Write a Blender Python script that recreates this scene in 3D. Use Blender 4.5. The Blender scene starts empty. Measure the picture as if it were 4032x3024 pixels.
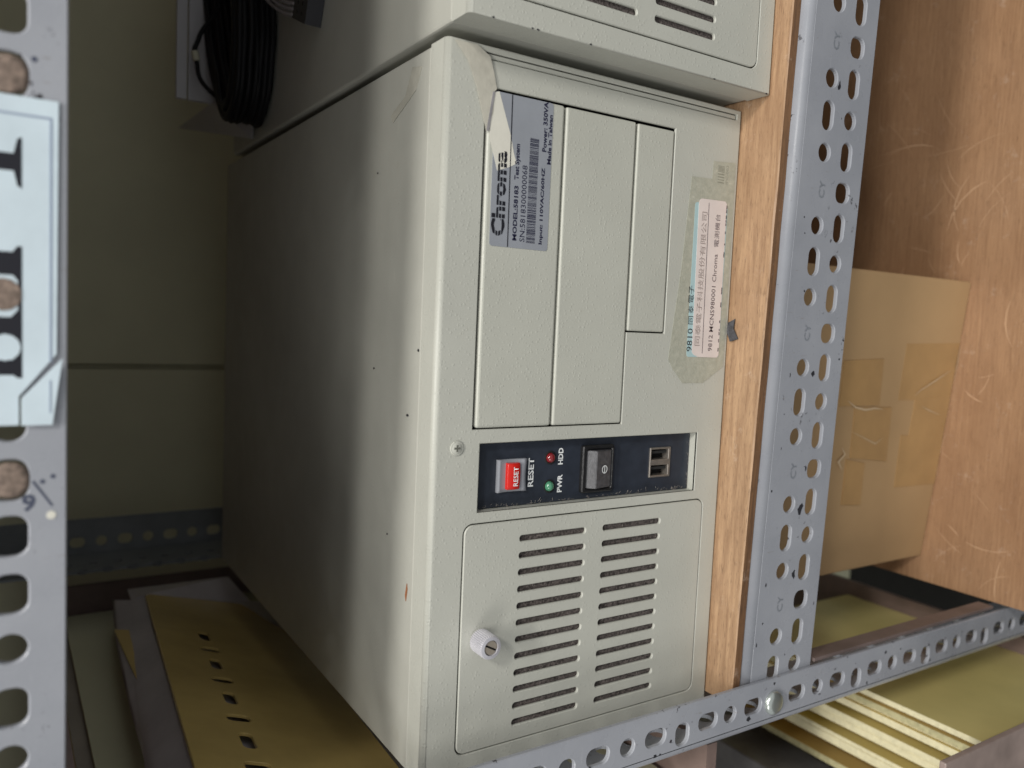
import bpy, bmesh, math, random
from mathutils import Vector, Matrix
from mathutils.geometry import delaunay_2d_cdt
random.seed(7)
R = math.radians
C = bpy.context.scene.collection

# ------------------------------------------------------------------ camera, world, lights, exposure
CAM = Vector((-0.1009084, -0.3106436, 0.3386518))
YAW, PITCH, ROLL = R(-5.17249), R(32.52278), R(0.30358)
fw = Vector((math.sin(YAW)*math.cos(PITCH), math.cos(YAW)*math.cos(PITCH), -math.sin(PITCH)))
rt = Vector((math.cos(YAW), -math.sin(YAW), 0)); dn = fw.cross(rt)
r2 = rt*math.cos(ROLL) + dn*math.sin(ROLL); d2 = -rt*math.sin(ROLL) + dn*math.cos(ROLL)
cd = bpy.data.cameras.new('camera'); cam = bpy.data.objects.new('camera', cd); C.objects.link(cam)
m = Matrix((d2, r2, -fw)).transposed().to_4x4(); m.translation = CAM      # the photo is held sideways
cam.matrix_world = m
cd.sensor_width = 36; cd.lens = 3174.97/4032*36; cd.clip_start = 0.01; cd.clip_end = 50
cd.dof.use_dof = True; cd.dof.focus_distance = 0.40; cd.dof.aperture_fstop = 7.6
sc = bpy.context.scene; sc.camera = cam
sc.view_settings.view_transform = 'Standard'; sc.view_settings.look = 'None'
sc.view_settings.gamma = 1; sc.view_settings.exposure = 0
w = bpy.data.worlds.new('World'); sc.world = w; w.use_nodes = True
w.node_tree.nodes['Background'].inputs[0].default_value = (0.93, 0.97, 1.0, 1)
w.node_tree.nodes['Background'].inputs[1].default_value = 0.40

def lamp(name, loc, target, sx, sy, power, col=(1, .97, .92), spin=0):
    l = bpy.data.lights.new(name, 'AREA'); l.shape = 'RECTANGLE'; l.size = sx; l.size_y = sy; l.energy = power; l.color = col
    o = bpy.data.objects.new(name, l); C.objects.link(o); o.location = loc
    o.rotation_euler = (Vector(target)-Vector(loc)).to_track_quat('-Z', 'Y').to_euler(); return o
lamp('ceiling_tube', (0.10, -0.86, 2.45), (-.1, 0, .1), 1.2, .10, 42)
lamp('ceiling_tube', (0.95, -1.25, 1.85), (-.1, 0, .1), .30, .24, 22)
lamp('ceiling_tube', (-1.45, -1.15, 1.10), (-.1, 0, .1), .75, .55, 8)

# ------------------------------------------------------------------ materials
def new_mat(name, col, rough=.5, metal=0., spec=.5):
    mt = bpy.data.materials.new(name); mt.use_nodes = True
    b = mt.node_tree.nodes['Principled BSDF']; b.inputs['Base Color'].default_value = (*col, 1)
    b.inputs['Roughness'].default_value = rough; b.inputs['Metallic'].default_value = metal
    b.inputs['Specular IOR Level'].default_value = spec
    return mt
class NT:
    def __init__(s, mt): s.t = mt.node_tree; s.b = s.t.nodes['Principled BSDF']
    def n(s, typ, **kw):
        nd = s.t.nodes.new(typ)
        for k, v in kw.items(): setattr(nd, k, v)
        return nd
    def l(s, a, b): s.t.links.new(a, b)
    def co(s, scale=(1, 1, 1), rot=(0, 0, 0)):
        g = s.n('ShaderNodeNewGeometry'); mp = s.n('ShaderNodeMapping'); mp.inputs['Scale'].default_value = scale
        mp.inputs['Rotation'].default_value = rot
        s.l(g.outputs['Position'], mp.inputs['Vector']); return mp.outputs[0]
    def noise(s, vec, sc_, det=3, rough=.5, dist=0):
        x = s.n('ShaderNodeTexNoise'); x.inputs['Scale'].default_value = sc_; x.inputs['Detail'].default_value = det
        x.inputs['Roughness'].default_value = rough; x.inputs['Distortion'].default_value = dist
        s.l(vec, x.inputs['Vector']); return x.outputs['Fac']
    def ramp(s, fac, stops):
        x = s.n('ShaderNodeValToRGB'); e = x.color_ramp.elements
        while len(e) < len(stops): e.new(.5)
        for i, (p, c) in enumerate(stops):
            e[i].position = p; e[i].color = (*c, 1) if isinstance(c, tuple) else (c, c, c, 1)
        s.l(fac, x.inputs[0]); return x.outputs[0]
    def mix(s, fac, a, b, mode='MIX'):
        x = s.n('ShaderNodeMix', data_type='RGBA', blend_type=mode)
        for inp, v in ((x.inputs[0], fac), (x.inputs[6], a), (x.inputs[7], b)):
            if hasattr(v, 'is_linked') or hasattr(v, 'links'): s.l(v, inp)
            elif isinstance(v, tuple): inp.default_value = (*v, 1)
            else: inp.default_value = v
        return x.outputs[2]
    def math(s, op, a, b):
        x = s.n('ShaderNodeMath', operation=op)
        for inp, v in ((x.inputs[0], a), (x.inputs[1], b)):
            if hasattr(v, 'links'): s.l(v, inp)
            else: inp.default_value = v
        return x.outputs[0]
    def bump(s, h, strength, dist):
        x = s.n('ShaderNodeBump'); x.inputs['Strength'].default_value = strength; x.inputs['Distance'].default_value = dist
        s.l(h, x.inputs['Height']); s.l(x.outputs[0], s.b.inputs['Normal'])
    def col(s, c): s.l(c, s.b.inputs['Base Color'])
    def rough(s, c): s.l(c, s.b.inputs['Roughness'])

def case_paint(name, base, bump=.35, dirt=.5):
    mt = new_mat(name, base, .42); t = NT(mt); v = t.co()
    big = t.ramp(t.noise(v, 14, 4, .6), [(.35, tuple(x*.93 for x in base)), (.7, tuple(x*1.03 for x in base))])
    grime = t.ramp(t.noise(v, 45, 6, .75), [(.60, 0.), (.78, 1.)])
    c1 = t.mix(t.math('MULTIPLY', grime, .22*dirt), big, (base[0]*.70, base[1]*.62, base[2]*.48))
    speck = t.ramp(t.noise(v, 620, 2, .5), [(.735, 0.), (.76, 1.)])
    c2 = t.mix(t.math('MULTIPLY', speck, .35*dirt), c1, (.18, .16, .12))
    sv = t.co((60, 420, 420), (0.5, .3, .9)); scr = t.ramp(t.noise(sv, 1.0, 2, .5), [(.73, 0.), (.76, 1.)])
    c3 = t.mix(t.math('MULTIPLY', scr, .25), c2, tuple(min(1, x*1.25) for x in base)); t.col(c3)
    vo = t.n('ShaderNodeTexVoronoi'); vo.inputs['Scale'].default_value = 640; t.l(v, vo.inputs['Vector'])
    blob = t.ramp(vo.outputs['Distance'], [(.0, 1.), (.22, .75), (.45, 0.)])
    sep = t.n('ShaderNodeSeparateColor'); t.l(vo.outputs['Color'], sep.inputs[0])
    pick = t.ramp(sep.outputs[0], [(.35, 0.), (.95, 1.)])
    h = t.math('ADD', t.math('MULTIPLY', blob, pick), t.math('MULTIPLY', t.noise(v, 700, 2), .12))
    t.bump(h, bump, .0005)
    t.rough(t.ramp(t.noise(v, 60, 4), [(.3, .36), (.7, .52)]))
    return mt
CASE = (0.485, 0.488, 0.435)
M_case = case_paint('case_paint', CASE, .22)
M_cover = case_paint('cover_paint', (0.46, 0.46, 0.41), .12, 1.1)
M_bay = case_paint('bay_plastic', (0.485, 0.488, 0.43), .22)
def steel_paint():
    mt = new_mat('rack_paint', (.31, .32, .35), .38); t = NT(mt); v = t.co()
    base = t.ramp(t.noise(v, 18, 4, .6), [(.3, (.28, .292, .325)), (.7, (.35, .362, .395))])
    chip = t.ramp(t.noise(v, 210, 5, .65), [(.64, 0.), (.655, 1.)])
    reg = t.ramp(t.noise(v, 24, 3), [(.50, 0.), (.58, 1.)])
    c1 = t.mix(t.math('MULTIPLY', chip, reg), base, (.035, .03, .035))
    sv = t.co((900, 30, 120), (.1, .12, .05)); scr = t.ramp(t.noise(sv, 1, 3, .6), [(.69, 0.), (.72, 1.)])
    sv2 = t.co((30, 700, 700), (.1, .2, .4)); scr2 = t.ramp(t.noise(sv2, 1, 3, .6), [(.72, 0.), (.75, 1.)])
    c2 = t.mix(t.math('MULTIPLY', scr, .35), c1, (.16, .12, .08))
    c2 = t.mix(t.math('MULTIPLY', scr2, .4), c2, (.55, .56, .58))
    rust = t.ramp(t.noise(v, 90, 6, .8), [(.68, 0.), (.76, 1.)])
    c3 = t.mix(t.math('MULTIPLY', rust, .55), c2, (.22, .13, .08)); t.col(c3)
    t.bump(t.noise(v, 500, 3), .10, .0004); t.rough(t.ramp(t.noise(v, 70, 4), [(.3, .22), (.7, .36)])); return mt
M_rack = steel_paint()
def simple(name, col, rough=.5, metal=0., var=.12, sc_=40, bump=0, spec=.5, bsc=300):
    mt = new_mat(name, col, rough, metal, spec); t = NT(mt); v = t.co()
    t.col(t.ramp(t.noise(v, sc_, 5, .6), [(.3, tuple(x*(1-var) for x in col)), (.7, tuple(min(1, x*(1+var)) for x in col))]))
    if bump: t.bump(t.noise(v, bsc, 4), bump, .0006)
    return mt
def wood(name, lo, hi, rough=.5, fine=1., stain=(.30, .16, .08), pore=.6):
    mt = new_mat(name, hi, rough); t = NT(mt)
    g = t.noise(t.co((22, 300*fine, 300*fine)), 1, 6, .7, .3)
    mid = tuple((a+b)/2 for a, b in zip(lo, hi))
    base = t.ramp(g, [(.25, lo), (.50, mid), (.75, hi)])
    p = t.ramp(t.noise(t.co((170, 1500, 1500)), 1, 2, .6), [(.56, 0.), (.70, 1.)])
    c1 = t.mix(t.math('MULTIPLY', p, pore), base, tuple(x*.50 for x in lo))
    big = t.noise(t.co((7, 14, 14)), 1, 5, .65); c2 = t.mix(t.ramp(big, [(.45, 0.), (.78, .55)]), c1, stain)
    dust = t.ramp(t.noise(t.co((70, 70, 70)), 1, 7, .85), [(.58, 0.), (.76, .5)])
    c3 = t.mix(dust, c2, (.70, .56, .45)); t.col(c3)
    t.rough(t.ramp(t.noise(t.co((20, 20, 20)), 1, 4), [(.3, rough*.8), (.7, rough*1.3)]))
    t.bump(g, .3, .0005); return mt
M_ply = wood('plywood', (.23, .13, .07), (.54, .35, .205), .5)
M_ply_edge = wood('plywood_edge', (.08, .04, .02), (.24, .12, .05), .7, 2)
M_ply_low = wood('lower_plywood', (.27, .15, .08), (.43, .255, .14), .36, 2.0, (.20, .10, .05), .4)
M_card = simple('cardboard', (.45, .295, .15), .6, 0, .09, 8, .4, .5, 40)
M_tape_b = simple('brown_tape', (.44, .27, .115), .3, 0, .12, 25, .3, .5, 60)
M_blackpl = simple('black_plastic', (.012, .012, .013), .35, 0, .3, 200, .25, .5, 1200)
M_panel = simple('dark_blue_panel', (.023, .029, .042), .42, 0, .2, 120, .05)
M_rocker = simple('rocker_plastic', (.065, .065, .072), .45, 0, .4, 500, .35, .8, 2500)
M_dark = simple('recess_shade', (.01, .01, .01), .9)  # near black: shade of gaps, holes and sockets put into the colour
M_foam = simple('filter_foam', (.10, .085, .08), .95, 0, .8, 900, .8, .2, 1500)
M_lint = simple('lint', (.42, .38, .34), .9)
M_white = new_mat('white_ink', (.80, .82, .82), .5); M_black = new_mat('black_ink', (.008, .008, .014), .5)
M_navy = new_mat('navy_ink', (.012, .012, .04), .45)
M_silver = simple('silver_label', (.36, .38, .42), .32, .25, .06, 60, .05)
M_pink = simple('pink_label', (.70, .62, .59), .5, 0, .06, 90)
M_blue = simple('blue_label', (.40, .56, .58), .45, 0, .06, 60)
M_fadeink = new_mat('faded_ink', (.30, .24, .22), .6); M_ink = new_mat('purple_grey_ink', (.09, .06, .07), .6)
M_redbtn = simple('red_button', (.62, .018, .012), .25, 0, .05); M_greybtn = simple('grey_button', (.29, .30, .33), .32, 0, .04)
M_usb = simple('usb_steel', (.42, .38, .34), .35, .8, .15, 300, .1)
M_alu = simple('turned_aluminium', (.66, .65, .70), .38, .5, .05, 300)
M_brass = simple('screw_nickel', (.34, .30, .25), .3, .35, .15, 200)
M_zinc = simple('zinc', (.62, .66, .62), .28, .85, .12, 90, .2, .5, 250)
M_res = new_mat('adhesive_residue', (.42, .425, .35), .3)
_t = NT(M_res); _v = _t.co(); _t.col(_t.ramp(_t.noise(_v, 260, 5, .7), [(.35, (.36, .365, .30)), (.62, (.44, .44, .365)), (.72, (.54, .53, .44))]))
_t.bump(_t.noise(_v, 500, 5, .7), .5, .0005)
M_tapepaper = simple('yellowed_tape', (.50, .48, .41), .22, 0, .10, 90, .3)
M_torn = simple('torn_paper', (.68, .66, .58), .55, 0, .05, 60, .1)
M_wall = simple('olive_wall', (.70, .68, .47), .65, 0, .10, 5, .05)
M_floor = simple('shaded_floor', (.02, .019, .018), .9)  # near black: deep shade under the racks put into the floor colour
M_fr4 = simple('yellow_laminate', (.60, .44, .16), .22, 0, .20, 9, .5, .5, 16)
M_fr4b = simple('pale_green_laminate', (.74, .73, .52), .35, 0, .06, 8)
M_fr4g = simple('olive_laminate', (.74, .62, .25), .2, 0, .10, 12)
M_edge = simple('laminate_edge', (.76, .70, .46), .5, 0, .12, 300)
M_film = simple('grey_film', (.52, .48, .49), .28, 0, .15, 20, .2, .5, 60)
M_beige = simple('beige_board', (.42, .38, .33), .5, 0, .12, 20)
M_brown = simple('brown_board', (.21, .15, .13), .5, 0, .2, 40)
M_greybox = simple('grey_carton', (.50, .49, .50), .55, 0, .06, 20)
M_cable = simple('black_cable', (.006, .006, .007), .6, 0, .3, 40, 0, .3)
M_sleeve = simple('white_sleeve', (.55, .53, .40), .6)
M_conn = simple('connector_plastic', (.025, .025, .03), .5); M_ribbon = simple('ribbon_cable', (.26, .24, .25), .45)
M_brownpost = simple('worn_brown_paint', (.30, .235, .21), .4, 0, .25, 30)
M_sheetmetal = simple('grey_sheet_metal', (.30, .30, .31), .3, .5, .2, 60)
M_dirtyplug = simple('rusty_plug', (.20, .15, .12), .8, 0, .5, 500, .6)
M_labelblue = simple('pale_blue_label', (.60, .70, .76), .22, 0, .06, 60, .05)
M_labelline = new_mat('label_border_ink', (.30, .36, .46), .4)
M_marker = new_mat('marker_ink', (.06, .07, .11), .5)
M_ledr = new_mat('red_led_lens', (.20, .012, .016), .08); M_ledg = new_mat('green_led_lens', (.07, .24, .14), .08)
for _m in (M_ledr, M_ledg): _m.node_tree.nodes['Principled BSDF'].inputs['Coat Weight'].default_value = 1
M_emb = simple('stamp_shade_paint', (.22, .24, .27), .4)  # darker rack paint; shading of the stamped letters put into the colour
M_scr = new_mat('scratch_mark', (.55, .35, .21), .5)

# ------------------------------------------------------------------ building helpers
OFF = {}
def tag(o, label, cat, group=None):
    o['label'] = label; o['category'] = cat
    if group: o['group'] = group
    return o
def thing(name, loc, label, cat, group=None):
    o = bpy.data.objects.new(name, None); C.objects.link(o); o.location = loc; o.empty_display_size = .02
    OFF[o] = Vector(loc); return tag(o, label, cat, group)
def link(name, me, mt, parent=None, mats=None):
    o = bpy.data.objects.new(name, me); C.objects.link(o)
    for x in (mats or [mt]): me.materials.append(x)
    if parent is not None:
        off = OFF[parent]; o.parent = parent
        me.transform(Matrix.Translation(-off)); OFF[o] = off.copy()
    else: OFF[o] = Vector((0, 0, 0))
    return o
def place(name, me, mt, label, cat, group=None, kind=None):
    """top-level single mesh, origin moved to its base"""
    n = len(me.vertices); c = Vector((0, 0, 0)); z = 1e9
    for v in me.vertices: c += v.co; z = min(z, v.co.z)
    c /= n; c.z = z; me.transform(Matrix.Translation(-c))
    o = link(name, me, mt); o.location = c; OFF[o] = c
    if kind: o['kind'] = kind
    if label: tag(o, label, cat, group)
    return o
def me_of(bm, smooth=False):
    bmesh.ops.recalc_face_normals(bm, faces=bm.faces)
    me = bpy.data.meshes.new('m'); bm.to_mesh(me); bm.free()
    if smooth:
        for p in me.polygons: p.use_smooth = True
    return me
def b_box(bm, x0, x1, y0, y1, z0, z1, bev=0, seg=2, mat=None):
    vs = [bm.verts.new((x, y, z)) for x in (x0, x1) for y in (y0, y1) for z in (z0, z1)]
    fs = [(0, 1, 3, 2), (4, 6, 7, 5), (0, 4, 5, 1), (2, 3, 7, 6), (0, 2, 6, 4), (1, 5, 7, 3)]
    faces = [bm.faces.new([vs[i] for i in f]) for f in fs]
    if mat is not None:
        for v in vs: v.co = mat @ v.co
    if bev:
        es = list({e for f in faces for e in f.edges})
        bmesh.ops.bevel(bm, geom=es, offset=bev, segments=seg, profile=.5, affect='EDGES')
def box(x0, x1, y0, y1, z0, z1, bev=0, seg=2, mat=None):
    bm = bmesh.new(); b_box(bm, x0, x1, y0, y1, z0, z1, bev, seg, mat); return me_of(bm)
FRONT = Matrix(((1, 0, 0, 0), (0, 0, -1, 0), (0, 1, 0, 0), (0, 0, 0, 1)))     # (a,b,c) -> x=a, z=b, y=-c
TOP = Matrix.Identity(4)
def _offset(p, d):
    """move a closed loop sideways by d (positive = to the left of its direction)"""
    out = []; n = len(p)
    for i in range(n):
        a = Vector(p[i-1]); b = Vector(p[i]); c = Vector(p[(i+1) % n])
        e1 = (b-a).normalized(); e2 = (c-b).normalized()
        n1 = Vector((-e1.y, e1.x)); n2 = Vector((-e2.y, e2.x)); k = max(.35, 1+n1.dot(n2))
        out.append(tuple(b+(n1+n2)*(d/k)))
    return out
def _clean(p):
    q = [tuple(x) for i, x in enumerate(p) if (Vector(x)-Vector(p[i-1])).length > 1e-7]
    area = sum(q[i-1][0]*q[i][1]-q[i][0]*q[i-1][1] for i in range(len(q)))
    return q if area > 0 else q[::-1]
def plate(outline, holes=(), y0=0., y1=.001, bev=0., basis=FRONT, res=0, back=True, rim=True):
    """sheet with cut-out holes; front at y0, back at y1"""
    loops = [_clean(outline)]+[_clean(h) for h in holes]
    bev = min(bev, abs(y1-y0)*.45); bm = bmesh.new()
    if basis is FRONT: cf, cb = -y0, -y1
    else: cf, cb = (y1, y0) if y1 > y0 else (y0, y1)
    def fill(ls, c, flip):
        co, ed, fs = [], [], []
        for l in ls:
            k = len(co); co += [Vector(p) for p in l]; n = len(l)
            ed += [(k+i, k+(i+1) % n) for i in range(n)]; fs.append([k+i for i in range(n)])
        vo, eo, fo, _, _, orig = delaunay_2d_cdt(co, ed, fs, 1, 1e-7)
        vs = [bm.verts.new((v.x, v.y, c)) for v in vo]
        for f, o in zip(fo, orig):
            if any(k > 0 for k in o) or 0 not in o: continue
            try: bm.faces.new([vs[i] for i in (f[::-1] if flip else f)])
            except ValueError: pass
    def ring(l, c): return [bm.verts.new((p[0], p[1], c)) for p in l]
    ins = [_offset(l, (bev if rim else 0.) if i == 0 else -bev) for i, l in enumerate(loops)] if bev else loops
    fill(ins, cf, False)
    if back: fill(loops, cb, True)
    for i, (l, m_) in enumerate(zip(loops, ins)):
        R_ = [ring(m_, cf)]
        if bev and (rim or i): R_.append(ring(l, cf-bev))
        R_.append(ring(l, cb))
        for a, b in zip(R_, R_[1:]):
            n = len(l)
            for k in range(n):
                q = (a[k], b[k], b[(k+1) % n], a[(k+1) % n])
                bm.faces.new(q if i == 0 else q[::-1])
    bmesh.ops.remove_doubles(bm, verts=bm.verts, dist=1e-7)
    me = bpy.data.meshes.new('m'); bm.to_mesh(me); bm.free()
    me.transform(basis)
    return me
def rrect(x0, x1, z0, z1, r=.001, n=5):
    p = []
    for cx, cz, a in ((x1-r, z0+r, -90), (x1-r, z1-r, 0), (x0+r, z1-r, 90), (x0+r, z0+r, 180)):
        for i in range(n+1):
            t = R(a+90*i/n); p.append((cx+r*math.cos(t), cz+r*math.sin(t)))
    return p
def circ(x, z, r, n=20): return [(x+r*math.cos(2*math.pi*i/n), z+r*math.sin(2*math.pi*i/n)) for i in range(n)]
def join(*mes):
    bm = bmesh.new()
    for x in mes: bm.from_mesh(x); bpy.data.meshes.remove(x)
    me = bpy.data.meshes.new('m'); bm.to_mesh(me); bm.free(); return me
def cyl(p0, p1, r0, r1=None, n=24, cap=True, smooth=True):
    r1 = r0 if r1 is None else r1; p0, p1 = Vector(p0), Vector(p1); d = (p1-p0)
    q = d.to_track_quat('Z', 'Y').to_matrix(); bm = bmesh.new()
    a = [bm.verts.new(p0+q@Vector((r0*math.cos(2*math.pi*i/n), r0*math.sin(2*math.pi*i/n), 0))) for i in range(n)]
    b = [bm.verts.new(p1+q@Vector((r1*math.cos(2*math.pi*i/n), r1*math.sin(2*math.pi*i/n), 0))) for i in range(n)]
    for i in range(n):
        f = bm.faces.new((a[i], a[(i+1) % n], b[(i+1) % n], b[i])); f.smooth = smooth
    if cap: bm.faces.new(a[::-1]); bm.faces.new(b)
    return me_of(bm)
def lathe(prof, base, axis=(0, -1, 0), n=28):
    """prof: (radius, height) along axis"""
    q = Vector(axis).to_track_quat('Z', 'Y').to_matrix(); base = Vector(base); bm = bmesh.new(); rings = []
    for r, h in prof:
        if r < 1e-6: rings.append([bm.verts.new(base+q@Vector((0, 0, h)))])
        else: rings.append([bm.verts.new(base+q@Vector((r*math.cos(2*math.pi*i/n), r*math.sin(2*math.pi*i/n), h))) for i in range(n)])
    for a, b in zip(rings, rings[1:]):
        for i in range(n):
            j = (i+1) % n
            if len(a) == 1: f = bm.faces.new((a[0], b[j], b[i]))
            elif len(b) == 1: f = bm.faces.new((a[i], a[j], b[0]))
            else: f = bm.faces.new((a[i], a[j], b[j], b[i]))
            f.smooth = True
    return me_of(bm)
def tube(pts, r, n=8, sub=6, closed=False):
    pts = [Vector(p) for p in pts]; path = []
    N = len(pts)
    for i in range(N-1):
        p0 = pts[max(i-1, 0)]; p1 = pts[i]; p2 = pts[i+1]; p3 = pts[min(i+2, N-1)]
        for k in range(sub):
            t = k/sub
            path.append(.5*((2*p1)+(p2-p0)*t+(2*p0-5*p1+4*p2-p3)*t*t+(3*p1-p0-3*p2+p3)*t**3))
    path.append(pts[-1]); bm = bmesh.new(); prev = None
    for i, p in enumerate(path):
        d = (path[min(i+1, len(path)-1)]-path[max(i-1, 0)]).normalized()
        u = d.cross(Vector((0, 0, 1)));
        if u.length < 1e-4: u = Vector((1, 0, 0))
        u.normalize(); v = d.cross(u)
        ring = [bm.verts.new(p+r*(math.cos(2*math.pi*k/n)*u+math.sin(2*math.pi*k/n)*v)) for k in range(n)]
        if prev:
            for k in range(n):
                f = bm.faces.new((prev[k], prev[(k+1) % n], ring[(k+1) % n], ring[k])); f.smooth = True
        else: bm.faces.new(ring[::-1])
        prev = ring
    bm.faces.new(prev); return me_of(bm)
def poly(pts, t=.0002, nrm=None):
    """thin slab from a planar outline of 3D points, thickened towards its back"""
    bm = bmesh.new(); P = [Vector(p) for p in pts]
    if nrm is None:
        nrm = Vector((0, 0, 0))
        for i in range(len(P)): nrm += P[i].cross(P[(i+1) % len(P)])
        nrm.normalize()
    nrm = Vector(nrm)
    a = [bm.verts.new(p) for p in P]; b = [bm.verts.new(p-nrm*t) for p in P]
    bm.faces.new(a); bm.faces.new(b[::-1])
    for i in range(len(a)):
        j = (i+1) % len(a); bm.faces.new((a[i], b[i], b[j], a[j]))
    return me_of(bm)
def fpoly(xz, y, t=.0002): return plate(xz, (), y, y+t)
def text_me(s, x0, x1, z0, z1, y, t=.00006, bold=0., shear=0., res=2, space=1.):
    c = bpy.data.curves.new('c', 'FONT'); c.body = s; c.size = 1; c.extrude = 0; c.offset = bold; c.shear = shear
    c.resolution_u = res; c.space_character = space
    o = bpy.data.objects.new('tmp', c); C.objects.link(o)
    me = bpy.data.meshes.new_from_object(o); bpy.data.objects.remove(o); bpy.data.curves.remove(c); me.materials.clear()
    xs = [v.co.x for v in me.vertices]; ys = [v.co.y for v in me.vertices]
    ax, bx, ay, by = min(xs), max(xs), min(ys), max(ys)
    for v in me.vertices:
        v.co = Vector((x0+(v.co.x-ax)/(bx-ax)*(x1-x0), y, z0+(v.co.y-ay)/(by-ay)*(z1-z0)))
    return me
def lettering(s, x0, x1, z0, z1, y, mt, parent, **kw):
    return link('lettering', text_me(s, x0, x1, z0, z1, y, **kw), mt, parent)
def copy_tree(o, parent=None):
    c = o.copy(); C.objects.link(c); c.parent = parent
    for ch in list(o.children): copy_tree(ch, c)
    return c

# ------------------------------------------------------------------ setting
def struct(name, me, mt):
    o = place(name, me, mt, None, None, kind='structure'); return o
wall = struct('wall', join(box(-1.4, -.1622, .55, .60, -.95, 1.3, .001, 1), box(-.1608, -.1592, .5515, .60, -.95, 1.3), box(-.1578, 1.6, .55, .60, -.95, 1.3, .001, 1)), M_wall)
floor = struct('floor', box(-1.6, 1.8, -2.4, .60, -1.0, -.95), M_floor)

# ------------------------------------------------------------------ shelving rack
RY = R(-2.03)                                    # the rack stands slightly turned against the computers
rack = thing('shelving_rack', (-.3, -.02, -.95), 'blue-grey slotted-angle shelving rack with a long punched beam under the plywood shelf', 'rack')
PIT = .019
def hole(kind, x, z, v=False):
    if kind == 'c': return circ(x, z, .0047, 22)
    if kind == 's': return rrect(x-.0075, x+.0075, z-.0043, z+.0043, .0042, 6) if not v else rrect(x-.0043, x+.0043, z-.0075, z+.0075, .0042, 6)
    if kind == 'q': return rrect(x-.0053, x+.0053, z-.0056, z+.0056, .0042, 5) if not v else rrect(x-.0056, x+.0056, z-.0053, z+.0053, .0042, 5)
    if kind == 'w': return rrect(x-.0064, x+.0064, z-.0048, z+.0048, .0038, 5)
def arc_strip(x0, x1, r, t, up=True, n=5):
    """rolled corner between the upright face (y=0) and the flange (z=0)"""
    bm = bmesh.new(); o_, i_ = [], []
    for k in range(n+1):
        a = R(90*k/n); o_.append((r-r*math.cos(a), -r+r*math.sin(a))); i_.append((r-(r-t)*math.cos(a), -r+(r-t)*math.sin(a)))
    def row(p, x): return [bm.verts.new((x, y, z)) for y, z in p]
    a, b, c_, d = row(o_, x0), row(o_, x1), row(i_, x0), row(i_, x1)
    for k in range(n):
        f = bm.faces.new((a[k], a[k+1], b[k+1], b[k])); f.smooth = True
        f = bm.faces.new((c_[k], d[k], d[k+1], c_[k+1])); f.smooth = True
        bm.faces.new((a[k], c_[k], c_[k+1], a[k+1])); bm.faces.new((b[k], b[k+1], d[k+1], d[k]))
    return me_of(bm)
def flip_strip(me):
    me.transform(Matrix.Scale(-1, 4, (0, 0, 1))); me.flip_normals(); return me
def beam_me(x0, x1, h, holes, flange, fholes=()):
    r, t = .0052, .0021
    face = plate([(x0, -h), (x1, -h), (x1, -r), (x0, -r)], holes, 0, t, .00045, res=1)
    fl = plate([(x0, r), (x1, r), (x1, flange), (x0, flange)], fholes, -t, 0, .0002, TOP)
    return join(face, arc_strip(x0, x1, r, t), fl)
MB = Matrix.Translation((.0714, -.0342, -.0060)) @ Matrix.Rotation(RY, 4, 'Z')
hl = []; cy = []
for k in range(-14, 20):
    x = -k*PIT; m4 = k % 4
    hl.append(hole({0: 's', 1: 'q', 2: 's', 3: 'c'}[m4], x, -.0417))
    if m4 == 1: cy.append(x)
    else: hl.append(hole('s' if m4 == 3 else 'c', x, -.0233))
fh = [circ(-k*PIT, .026, .0045, 12) for k in range(-14, 20) if k % 2]
me = beam_me(-.372, 1.0, .0570, hl, .040, fh); me.transform(MB)
mbeam = link('beam', me, M_rack, rack)
for x in cy:
    if x < .03 and x > -.35:
        t_ = text_me('CY', x-.0044, x+.0044, -.0259, -.0214, -.0003, bold=-.008); t_.transform(MB)
        link('lettering', t_, M_emb, mbeam)
# upper beam that carries the label
TB = Matrix.Translation((.0714, -.0342, .3773)) @ Matrix.Rotation(RY, 4, 'Z')
hl = []
for X, kd in ((.0, 's'), (-.0180, 'w'), (-.0359, 'w'), (-.0535, 'c'), (-.0720, 's'), (-.0990, 'w'), (-.1165, 'c'), (-.136, 's'), (-.1554, 'w'), (-.1730, 'w'), (-.1914, 'w'), (-.2089, 'c'), (-.2283, 'w'), (-.2455, 'c'), (-.2640, 'w'), (.018, 'c'), (.036, 's'), (.054, 'c')):
    hl.append(hole(kd, X-.0714, -.0416))
    hl.append(hole('c', X-.0714, -.0233))
me = beam_me(-.372, 1.0, .0568, hl, .040, [circ(-k*PIT, .026, .0045, 12) for k in range(-14, 20)]); me.transform(TB)
tbeam = link('beam', me, M_rack, rack)
# plugs of grime and wood seen in some of its holes
for X in (-.0359, -.0990, -.1554):
    mm = lathe([(.0056, .0), (.0056, .0005), (.0040, .0009), (.0, .001)], (X-.0714, .0006, -.0416), n=18); mm.transform(TB); link('plug', mm, M_dirtyplug, tbeam)
mm = box(-.1790-.0714, -.1665-.0714, .0030, .0042, -.0375, -.030); mm.transform(TB); link('plug', mm, M_dirtyplug, tbeam)
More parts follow.
